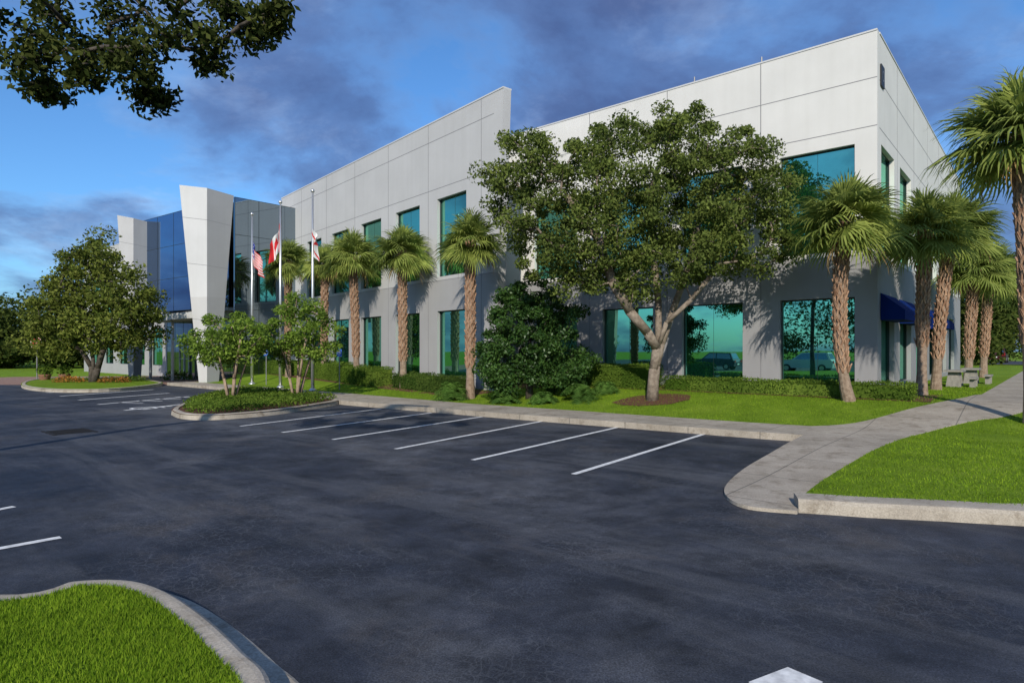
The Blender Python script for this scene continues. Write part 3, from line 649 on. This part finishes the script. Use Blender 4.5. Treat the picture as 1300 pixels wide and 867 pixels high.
def palm(px, Y, cpx, cpy, rpx, label, r=.15, group=None, bootf=.25, var=0, base=None, bow=0):
    b = base or D(px, Y); b.z = gz(b.x, b.y) - .02 if b.z == 0 else b.z
    top = Q(cpx, cpy, Y); T = thing('cabbage_palm', b, label, 'palm tree', group)
    n = 14; pts = []; L = (top - b).length
    for i in range(n + 1):
        t = i / n; p = b.lerp(top, t); p += Vector(((top.x - b.x) * (t * t - t) * .5 - bow * math.sin(math.pi * t ** .8), 0, 0)); pts.append(p)
    rads = [r * (1.25 - .35 * min(1, (i / n) * 6)) if i / n < .17 else r * (.9 + .14 * i / n) for i in range(n + 1)]; rads[-1] *= .8
    mb = MB(); mb.tube(pts, rads, 12, 0)
    rows = int(L * (1 - bootf) / .15)
    for k in range(rows):
        t = bootf + (1.0 - bootf) * k / rows; x = t * n; i = min(int(x), n - 1); c = pts[i].lerp(pts[i + 1], x - i); rr = r * (.9 + .14 * t)
        for j in range(6):
            for lean in (-1, 1):
                az = (j + .5 * (k % 2)) * math.pi / 3 + random.uniform(-.08, .08); az2 = az + lean * .45
                o = Vector((math.cos(az), math.sin(az), 0)); o2 = Vector((math.cos(az2), math.sin(az2), 0)); tn = Vector((-o.y, o.x, 0)); tn2 = Vector((-o2.y, o2.x, 0))
                h = random.uniform(.19, .28); wd = r * .16; out = r * random.uniform(.3, .65)
                p0 = c + o * rr * .92; p1 = c + o2 * (rr + out) + Vector((0, 0, h))
                mb.loft([p0 - tn * wd, p0 + tn * wd, p0 + tn * wd + o * .03, p0 - tn * wd + o * .03], [p1 - tn2 * wd - o2 * .03, p1 + tn2 * wd - o2 * .03, p1 + tn2 * wd * .9, p1 - tn2 * wd * .9], 1)
    mb.build('trunk', [M['ptrunk'], M['boot']], T, recalc=True)
    c = bpy.data.objects.new('crown', CM[var]); COL.objects.link(c); c.parent = T; c.location = top - b
    R = rpx / F * Y; c.scale = (R, R, R); c.rotation_euler = (0, 0, random.uniform(0, 6.28))
g1 = 'palms by the corner and side of the building'; g2 = 'palms along the front facade'
palm(1078, 16.3, 1074, 282, 74, 'cabbage palm with curved trunk on the lawn before the right corner window', .135, g1, .16, 0, bow=.22)
palm(1170, 17.2, 1174, 296, 62, 'cabbage palm just right of the building corner, front one of the close pair', .13, g1, .3, 1)
palm(1188, 19.6, 1208, 296, 60, 'cabbage palm just right of the building corner, rear one of the close pair', .135, g1, .2, 2)
palm(1229, 25, 1238, 343, 48, 'cabbage palm further along the side path, nearer one behind the picnic table', .15, g1, .2, 0)
palm(1248, 28.5, 1258, 348, 48, 'cabbage palm furthest along the side path before the far trees', .15, g1, .2, 1)
bR = Vector((10.55, 12.8, .14)); palm(1300, 12.8, 1294, 176, 98, 'tall cabbage palm cut by the right edge of the photo beside the footpath', .12, g1, .3, 2, bR)
palm(597, 21.5, 597, 308, 47, 'cabbage palm on the front facade nearest the large oak', .14, g2, .2, 1)
palm(512, 25.5, 510, 321, 44, 'cabbage palm on the front facade, second from the large oak', .14, g2, .2, 0)
palm(453, 28.5, 447, 328, 41, 'cabbage palm on the front facade, third from the large oak', .14, g2, .2, 2)
palm(411, 31, 413, 338, 34, 'cabbage palm just right of the white and red flag, fourth from the oak', .14, g2, .2, 1)
palm(366, 33, 366, 333, 36, 'cabbage palm before the dark glass tower, between the flagpoles', .14, g2, .2, 0)

def hedge(p0, p1, wd, h, label, m='hedge', dens=600, L=.06, group=None, name='hedge', zf=gz):
    p0 = Vector((p0[0], p0[1], 0)); p1 = Vector((p1[0], p1[1], 0)); d = (p1 - p0); Ln = d.length; d.normalize(); n = Vector((-d.y, d.x, 0))
    at, ae, as_ = Ln * wd, wd * h * 2, Ln * h * 2
    Npt = int((at + ae + as_) * dens); pr = np.array([at, ae, as_]); which = rng.choice(3, Npt, p=pr / pr.sum())
    a = rng.uniform(0, Ln, Npt); b = rng.uniform(-wd / 2, wd / 2, Npt); z = rng.uniform(0, h, Npt)
    z = np.where(which == 0, h, z); a = np.where(which == 1, np.where(rng.random(Npt) < .5, 0, Ln), a); b = np.where(which == 2, np.where(rng.random(Npt) < .5, -wd / 2, wd / 2), b)
    a = a + rng.normal(0, .025, Npt); b = b + rng.normal(0, .03, Npt); z = z + rng.normal(0, .02, Npt) + .02 * np.sin(a * 3.1) * (z / h)
    X = p0.x + d.x * a + n.x * b; Yv = p0.y + d.y * a + n.y * b
    zg = np.array([zf(x, y) for x, y in zip(X, Yv)]) if callable(zf) else np.full(Npt, zf)
    V = leaves(np.stack([X, Yv, zg + z], 1), L, L * .5, .3)
    i = .06; k = max(1, int(Ln / .8)); zz = (lambda p: zf(p.x, p.y)) if callable(zf) else (lambda p: zf)
    Q_ = []
    for j in range(k):
        aa, bb = p0 + d * (i + (Ln - 2 * i) * j / k), p0 + d * (i + (Ln - 2 * i) * (j + 1) / k)
        q = []
        for c in (aa, bb):
            for sg in (-1, 1):
                e = c + n * sg * (wd / 2 - i)
                for hh in (-.05, h - i): q.append((e.x, e.y, zz(e) + hh))
        for f in ((1, 3, 7, 5), (0, 1, 5, 4), (2, 6, 7, 3), (0, 2, 3, 1), (4, 5, 7, 6)): Q_ += [q[t] for t in f]
    V = np.concatenate([V, np.array(Q_)]); mid = p0.lerp(p1, .5); org = (mid.x, mid.y, zz(mid))
    o = link(name, np_mesh(name, V - np.array(org), 4), M[m], None, org); return tag(o, label, 'hedge', group)
def mound(c, rx, ry, h, label, m='hedge', nl=900, L=.08, name='shrub', cat='shrub', group=None, kind=None):
    k = nrmz(rng.normal(size=(nl, 3))); k[:, 2] = np.abs(k[:, 2]); r = rng.uniform(.55, 1.05, (nl, 1)); pts = k * r * np.array([rx, ry, h])
    o = link(name, np_mesh(name, leaves(pts, L, L * .5, .4), 4), M[m], None, c); return tag(o, label, cat, group, kind)
def rosette(c, R, h, n, label, m='cycad', name='fern_plant', group=None):
    V = []
    for k in range(n):
        az = random.uniform(0, 6.28); el = random.uniform(.35, 1.35); l = R * random.uniform(.8, 1.15); o = Vector((math.cos(az), math.sin(az), 0)); t = Vector((-o.y, o.x, 0))
        pts = []
        for i in range(6):
            s = i / 5; pts.append(o * l * math.cos(el) * s * 1.2 + up * (h * 1.5 * math.sin(el) * s - h * .9 * s * s * s))
        for i in range(5):
            for j in range(3):
                s = (i + j / 3) / 5; p = pts[i].lerp(pts[i + 1], j / 3); dd = (pts[i + 1] - pts[i]).normalized(); ll = .22 * R * math.sin(math.pi * (.1 + .88 * s)) + .03
                for sg in (-1, 1):
                    e = p + t * sg * ll + dd * ll * .5 - up * ll * .25; V += [tuple(p), tuple(p + dd * .035), tuple(e + dd * .012), tuple(e)]
    o_ = link(name, np_mesh(name, np.array(V), 4), M[m], None, c); return tag(o_, label, 'plant', group)
def gp(px, Y): p = D(px, Y); p.z = gz(p.x, p.y); return p
hg = 'clipped hedges along the front of the building'
hedge(SW(-1.2, 2.0), SW(5.6, 2.0), .7, .38, 'long low clipped hedge under the corner windows right of the oak', group=hg)
hedge(SW(6.0, 2.0), SW(9.2, 2.0), .9, .75, 'taller clipped hedge behind the oak trunk', group=hg)
hedge(P2 + D3 * 6.3 - nin * 1.2, P2 + D3 * 9.8 - nin * 1.2, .9, .7, 'clipped hedge on the facade around the second palm from the oak', 'hedge', group=hg)
hedge(P2 + D3 * 10.2 - nin * 1.1, P2 + D3 * 14.8 - nin * 1.1, .9, .75, 'clipped hedge on the facade around the third palm from the oak', 'hedge', group=hg)
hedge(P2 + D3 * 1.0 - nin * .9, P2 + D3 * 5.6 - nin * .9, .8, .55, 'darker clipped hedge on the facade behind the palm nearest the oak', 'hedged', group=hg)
hedge(P2 + D3 * 15.3 - nin * 1.0, P2 + D3 * 19.4 - nin * 1.6, .9, .7, 'clipped hedge at the foot of the dark glass tower', 'hedge', group=hg)
for (px, Y, R, h, lab) in ((735, 19.5, .75, .72, 'bright green fern clump left of the oak trunk'), (573, 21.2, .7, .9, 'bright green fern clump left of the palm nearest the oak'), (640, 19.9, .6, .55, 'green fern clump at the left foot of the dense dark tree'), (690, 19.6, .55, .48, 'green fern clump below the dense dark tree'), (768, 20.4, .55, .55, 'green fern clump at the end of the taller hedge')):
    rosette(gp(px, Y), R, h, 70, lab, group='fern clumps under the trees')
xs = [p for p in penp]; pts = []
while len(pts) < 17000:
    q = (random.uniform(min(p.x for p in xs), max(p.x for p in xs)), random.uniform(min(p.y for p in xs), max(p.y for p in xs)))
    if inpoly(q[0], q[1], penp):
        dmin = min((Vector((q[0], q[1], 0)) - p).length for p in penp)
        if dmin > .30: pts.append((q[0], q[1], .13 + random.random() ** .5 * min(.21, (dmin - .22) * 1.1)))
V = leaves(np.array(pts), .075, .038, .5); org = tuple(sum(xs, Vector()) / len(xs)); 
tag(link('ground_cover', np_mesh('ground_cover', V - np.array(org), 4), M['hedge'], None, org), 'low leafy green ground cover filling the planted island', 'ground cover', kind='stuff')
ring = [bm_ + Vector((math.cos(a) * 1.15 * random.uniform(.92, 1.08), math.sin(a) * .8 * random.uniform(.92, 1.08), 0)) for a in np.linspace(0, 6.28, 22)[:-1]]
surf('mulch_ring', ring, lambda x, y: gz(x, y) + .012, M['mulch'], .3)
bed = [SW(-1.6, 2.45), SW(5.8, 2.45), SW(9.4, 2.6), SW(11.2, 3.7), P2 + D3 * .5 - nin * 1.5, P2 + D3 * 19 - nin * 1.9, P2 + D3 * 19 - nin * .1, P2 - nin * .1, SW(13.5, 1.5), SW(11, .1), SW(-1.6, .1)]
surf('planting_bed', bed, lambda x, y: gz(x, y) + .006, M['mulch'], .6)
for k, (px, Y) in enumerate(((88, 33.5), (145, 33.2), (168, 34.5))):
    mound(D(px, Y, .13), .9, .55, .32, ['low flowering mound left of the entrance island tree', 'low flowering mound right of the entrance island tree', 'low green mound at the right end of the entrance island'][k], 'flower' if k < 2 else 'hedge', 600, .10, 'flower_mound', 'flowers', 'flower mounds on the entrance island', 'stuff')
mound(D(225, 38.5, .0), 1.0, .7, .6, 'low green shrub in front of the entrance doors', 'hedge', 700, .12)
for px, Y, k in ((57, 36, 0), (82, 36.5, 1)):
    c_ = D(px, Y, .004); s_ = .7
    T = thing('planter_pot', c_, ['terracotta planter with green plant beside the stop sign', 'terracotta planter with green plant nearer the left tree trunk'][k], 'planter', 'terracotta planters by the entrance')
    MB().lathe(c_, [(r * s_, z * s_) for r, z in ((.26, 0), (.33, .1), (.42, .5), (.46, .56), (.46, .62), (.38, .62), (.36, .55))], 18).build('pot', M['terracotta'], T, smooth=True)
    kk = nrmz(rng.normal(size=(350, 3))) * rng.uniform(.3, 1, (350, 1)) * np.array([.42, .42, .38]) + np.array([0, 0, .62]); link('foliage', np_mesh('foliage', leaves(kk, .15, .06), 4), M['hedge'], T)
def wood(name, label, spots, nleaf, L):
    cs = []
    for x, y, r, h in spots:
        n = nleaf; k = nrmz(rng.normal(size=(n, 3))) * (rng.random((n, 1)) ** .4); q = k * np.array([r, r, h * .5]) * (1 + .22 * np.sin(k[:, :1] * 7 + x) * np.cos(k[:, 2:3] * 6 + y)); cs.append(q + np.array([x, y, h * .5]))
    V = leaves(np.concatenate(cs), L, L * .6, .4); o = link(name, np_mesh(name, V, 4), M['wood'], None, (0, 0, 0)); tag(o, label, 'trees', kind='stuff')
sp_ = [(-100 + i * 5.5 + random.uniform(-2, 2), 92 + random.uniform(-5, 8), random.uniform(4, 6), random.uniform(8, 12)) for i in range(11)] + [(-72 + i * 3.2, 74 + random.uniform(-4, 4), random.uniform(2.4, 3.6), random.uniform(5.5, 9)) for i in range(10)] + [(-70 + i * 2.6, 66 + random.uniform(-2, 2), 2.2, random.uniform(2.2, 3.4)) for i in range(11)]
wood('woodland', 'distant green woodland beyond the entrance on the left', sp_, 1700, .48)
sp_ = [(56 + i * 2.1 + random.uniform(-1, 1), 86 + random.uniform(-5, 6), random.uniform(2.8, 4.2), random.uniform(11, 15.5)) for i in range(14)] + [(38 + i * 2.4, 52 + i * 2.2, 2.2, random.uniform(6, 9)) for i in range(2)]
wood('woodland', 'distant dark green woodland beyond the building on the right', sp_, 2400, .42)
sp_ = [(-85 + i * 7 + random.uniform(-3, 3), -37 + random.uniform(-5, 3), random.uniform(3.0, 6.0), random.uniform(6, 15)) for i in range(23)]
wood('woodland', 'tree belt across the lot behind the viewpoint, seen only in window reflections', sp_, 1500, .55)

def blades(name, poly, n, h, zf, label, ylim=None, wd=.006):
    x0, x1 = min(p[0] for p in poly), max(p[0] for p in poly); y0, y1 = min(p[1] for p in poly), max(p[1] for p in poly)
    if ylim: x0, x1, y0, y1 = max(x0, ylim[0]), min(x1, ylim[1]), max(y0, ylim[2]), min(y1, ylim[3])
    pts = []
    while len(pts) < n:
        x, y = random.uniform(x0, x1), random.uniform(y0, y1)
        if inpoly(x, y, poly): pts.append((x, y, zf(x, y)))
    p = np.array(pts); a = rng.uniform(0, 6.28, n); u = np.stack([np.cos(a), np.sin(a), np.zeros(n)], 1); b = rng.uniform(0, 6.28, n)
    ln = rng.uniform(0, .8, n); tip_ = np.stack([np.cos(b) * ln, np.sin(b) * ln, np.ones(n)], 1) * (h * rng.uniform(.5, 1.3, n))[:, None]
    V = np.stack([p - u * wd, p + u * wd, p + tip_], 1).reshape(-1, 3); org = p.mean(0)
    tag(link(name, np_mesh(name, V - org, 3), M['blade'], None, tuple(org)), label, 'grass', kind='stuff')
blades('grass', fg_poly, 70000, .032, lambda x, y: .146, 'short mown grass on the kerbed island at bottom left', (-4.6, 0, 2.3, 6), .0035)
blades('grass', rl, 45000, .035, lambda x, y: rz(x, y) - .003, 'short mown grass on the kerbed lawn right of the footpath', (3.5, 14, 6, 16), .006)
blades('grass', lawn_poly, 60000, .04, lambda x, y: gz(x, y) - .003, 'short mown grass on the lawn before the building', (-9, 16, 12.5, 28), .01)

# ---------------------------------------------------------------- flags
def flag_col(kind, u, v):
    if kind == 'us':
        if u < .4 and v < 7 / 13: return 1 if (int(u * 40) % 4 == 1 and int(v * 26) % 4 == 1) else 2
        return 0 if int(v * 13) % 2 == 0 else 1
    if kind == 'bars':
        if u < .25 or u > .75: return 0
        return 0 if abs(u - .5) / .16 + abs(v - .5) / .32 < 1 else 1
    if (u - .5) ** 2 * 2.2 + (v - .5) ** 2 < .03: return 3
    return 0 if min(abs(u - v), abs(u - (1 - v))) < .085 else 1
def flag(pole_xy, zt, kind, dirx, hoist, fly, label, ang, seed):
    nu, nv = 40, 26; mb = MB(); vs = []; o = Vector((pole_xy.x, pole_xy.y, zt)); d = Vector((dirx, -.25, 0)).normalized(); n = Vector((-d.y, d.x, 0))
    for j in range(nv + 1):
        for i in range(nu + 1):
            u, v = i / nu, j / nv; a = ang + .12 * math.sin(u * 3 + seed)
            p = o + d * (.03 + u * fly * math.cos(a)) - up * (v * hoist * (1 - .2 * u) + u * fly * math.sin(a) * .8) + n * (.10 * math.sin(u * 11 + v * 2.2 + seed) * min(1, u * 3) + .03 * math.sin(v * 7 + seed))
            p += d * .035 * math.sin(u * 9 + v * 3 + seed) * min(1, u * 2)
            vs.append(p)
    fs = []; ms = []
    for j in range(nv):
        for i in range(nu): fs.append((j * (nu + 1) + i, j * (nu + 1) + i + 1, (j + 1) * (nu + 1) + i + 1, (j + 1) * (nu + 1) + i)); ms.append(flag_col(kind, (i + .5) / nu, (j + .5) / nv))
    mb.add(vs, fs); mb.m = ms
    tag(mb.build('flag', [M['flagred'], M['flagwhite'], M['flagblue'], M['gold']], org=o, smooth=True, recalc=False), label, 'flag')
for px, Y, k in ((320, 30.9, 0), (356, 28.4, 1), (397, 26.4, 2)):
    b = D(px, Y); b.z = gz(b.x, b.y); zt = 8.4
    T = thing('flagpole', b, ['silver flagpole carrying the stars and stripes, leftmost of three', 'silver flagpole in the middle of three carrying a red and white flag', 'silver flagpole carrying the white flag with red diagonals, rightmost of three'][k], 'flagpole', 'flagpoles before the entrance tower')
    MB().tube([b, b.lerp(Vector((b.x, b.y, zt)), .5), Vector((b.x, b.y, zt))], [.075, .06, .035], 12).build('pole', M['metal'], T, smooth=True)
    MB().lathe((b.x, b.y, zt - .01), [(.01, 0), (.07, .04), (.09, .09), (.07, .14), (.01, .18)], 12).build('finial', M['metal'], T, smooth=True)
    MB().lathe((b.x, b.y, b.z - .01), [(.16, 0), (.16, .05), (.08, .12)], 14).build('base_collar', M['metal'], T, smooth=True)
    if k == 0: flag(b, 7.15, 'us', 1, 1.05, 1.35, 'drooping stars and stripes flag on the leftmost pole', 1.12, .3)
    if k == 1: flag(b, 7.55, 'bars', -1, 1.15, 1.3, 'drooping red and white flag on the middle pole', 1.34, 1.4)
    if k == 2: flag(b, 7.15, 'saltire', .6, 1.0, 1.15, 'drooping white flag with red diagonal cross on the rightmost pole', 1.5, 2.2)

# ---------------------------------------------------------------- signs
def text_obj(s, size, m, parent, loc, rot):
    cu = bpy.data.curves.new('lettering', 'FONT'); cu.body = s; cu.size = size; cu.align_x = 'CENTER'; cu.align_y = 'CENTER'; cu.extrude = .002
    t = bpy.data.objects.new('tmp', cu); COL.objects.link(t); bpy.context.view_layer.update()
    me = bpy.data.meshes.new_from_object(t.evaluated_get(bpy.context.evaluated_depsgraph_get())); bpy.data.objects.remove(t)
    o = link('lettering', me, m, parent); o.location = loc; o.rotation_euler = rot; return o
b = D(47, 37, .004); T = thing('stop_sign', b, 'red octagonal stop sign on a thin post at the far left', 'sign')
MB().tube([b, b + up * 2.55], .03, 8).build('post', M['grey'], T)
oc = [Vector((.38 * math.cos(math.pi / 8 + k * math.pi / 4), -.04, .38 * math.sin(math.pi / 8 + k * math.pi / 4))) for k in range(8)]
cc = b + up * 2.2
pl = MB(); pl.loft([cc + v for v in oc], [cc + v + Vector((0, .012, 0)) for v in oc]); pl = pl.build('sign_plate', M['red'], T)
rb = MB()
for k in range(8): rb.add([cc + Vector((v.x * s, -.043, v.z * s)) for v, s in ((oc[k], .97), (oc[(k + 1) % 8], .97), (oc[(k + 1) % 8], .91), (oc[k], .91))], [(0, 1, 2, 3)])
rb.build('border', M['white'], pl, recalc=False); text_obj('STOP', .27, M['white'], pl, cc - b + Vector((0, -.046, 0)), (math.radians(90), 0, 0))
for k, (px, Y) in enumerate(((431, 26.2), (338, 30.2))):
    b = D(px, Y); b.z = gz(b.x, b.y); T = thing('parking_sign', b, ['blue accessible parking sign on a post before the hedge, right of the flags', 'blue accessible parking sign on a post between the two left flagpoles'][k], 'sign', 'accessible parking signs')
    MB().tube([b, b + up * 1.75], .02, 8).build('post', M['grey'], T)
    c = b + up * 1.55; ax = Vector((1, .1, 0)).normalized()
    pl = MB(); pl.cbox(c + Vector((0, -.035, 0)), .2, .01, .3, ax); pl = pl.build('sign_plate', M['blue'], T)
    s_ = MB(); access_symbol(s_, c + Vector((0, -.052, .03)), (1, 0, 0), (0, 0, 1), .19); s_.build('wheelchair_symbol', M['white'], pl, recalc=False)

# ---------------------------------------------------------------- picnic tables on the side path
def picnic(c, ax, label, S=.72):
    c = Vector((c.x, c.y, gz(c.x, c.y))); ay = Vector((-ax.y, ax.x, 0)); T = thing('picnic_table', c, label, 'table', 'concrete picnic tables by the side of the building')
    MB().cbox(c + up * .74 * S, 1.5 * S, .75 * S, .08 * S, ax).build('tabletop', M['tan'], T)
    for s in (-1, 1): 
        m_ = MB(); m_.loft([c + (ax * s * .45 + ax * x + ay * y) * S for x, y in ((-.1, -.3), (.1, -.3), (.1, .3), (-.1, .3))], [c + (up * .7 + ax * s * .45 + ax * x + ay * y) * S for x, y in ((-.06, -.2), (.06, -.2), (.06, .2), (-.06, .2))]); m_.build('leg', M['tan'], T)
        bn = MB(); bn.cbox(c + (ay * s * .72 + up * .42) * S, 1.5 * S, .3 * S, .07 * S, ax); bn = bn.build('bench', M['tan'], T)
        for q in (-1, 1):
            m_ = MB(); m_.cbox(c + (ay * s * .72 + ax * q * .5 + up * .19) * S, .12 * S, .22 * S, .385 * S, ax); m_.build('bench_support', M['tan'], bn)
picnic(D(1212, 21.4), D2, 'grey concrete picnic table beside the side wall of the building, nearer one')
picnic(D(1233, 23.6), D2, 'grey concrete picnic table beside the side wall of the building, further one')

# ---------------------------------------------------------------- cars
surf('side_road', [(38, 58), (43, 52), (90, 56), (90, 70), (44, 70)], .62, M['asphalt'])
def car(c, ax, label, paint='carpaint'):
    c = Vector(c); ay = Vector((-ax.y, ax.x, 0)); T = thing('parked_car', c, label, 'car'); q = lambda x, y, z: c + ax * x + ay * y + up * z
    prof = [(-2.2, .35), (-2.25, .75), (-2.1, 1.0), (1.0, 1.02), (1.9, .92), (2.2, .72), (2.2, .35)]
    bd = MB(); bd.loft([q(x, -.88, z) for x, z in prof], [q(x, .88, z) for x, z in prof]); bd = bd.build('body', M[paint], T)
    cab = MB(); cab.loft([q(x, y, 1.0) for x, y in ((-2.05, -.84), (1.0, -.84), (1.0, .84), (-2.05, .84))], [q(x, y, 1.6) for x, y in ((-1.75, -.66), (.25, -.66), (.25, .66), (-1.75, .66))]); cab.build('cabin', M[paint], T)
    for x0, x1, x2, x3, y0, y1 in ((-1.85, -.55, -.55, -1.65, 1, 1), (-.45, .75, .2, -.45, 1, 1), (-1.85, -.55, -.55, -1.65, -1, 1), (-.45, .75, .2, -.45, -1, 1)):
        m_ = MB(); m_.add([q(x0, y0 * .83, 1.06), q(x1, y0 * .83, 1.06), q(x2, y0 * .70, 1.52), q(x3, y0 * .70, 1.52)], [(0, 1, 2, 3)]); m_.build('window', M['dglass'], T, recalc=False)
    m_ = MB(); m_.add([q(-2.04, -.72, 1.06), q(-2.04, .72, 1.06), q(-1.80, .6, 1.52), q(-1.80, -.6, 1.52)], [(0, 1, 2, 3)]); m_.build('rear_window', M['dglass'], T, recalc=False)
    for x in (-1.4, 1.4):
        for s in (-1, 1):
            w_ = MB(); w_.tube([q(x, s * .68, .33), q(x, s * .9, .33)], .33, 18); w_ = w_.build('wheel', M['tyre'], T); r_ = MB(); r_.tube([q(x, s * .88, .33), q(x, s * .915, .33)], .19, 14); r_.build('rim', M['metal'], w_)
    for s in (-1, 1):
        m_ = MB(); m_.box(q(-2.27, s * .7 - .12, .72), ax * .06, ay * .24, up * .2); m_.build('tail_light', M['taillight'], T)
    m_ = MB(); m_.box(q(-2.275, -.22, .5), ax * .03, ay * .44, up * .12); m_.build('number_plate', M['white'], T)
car((47.6, 62, .62), D2, 'small dark red car parked far off past the right side of the building')
car(SW(12.0, 36), D1, 'white car across the lot, seen only reflected in the corner ground floor window', 'carwhite')
car(SW(20.5, 37), D1, 'dark blue car across the lot, seen only reflected in the window beside the oak', 'carblue')
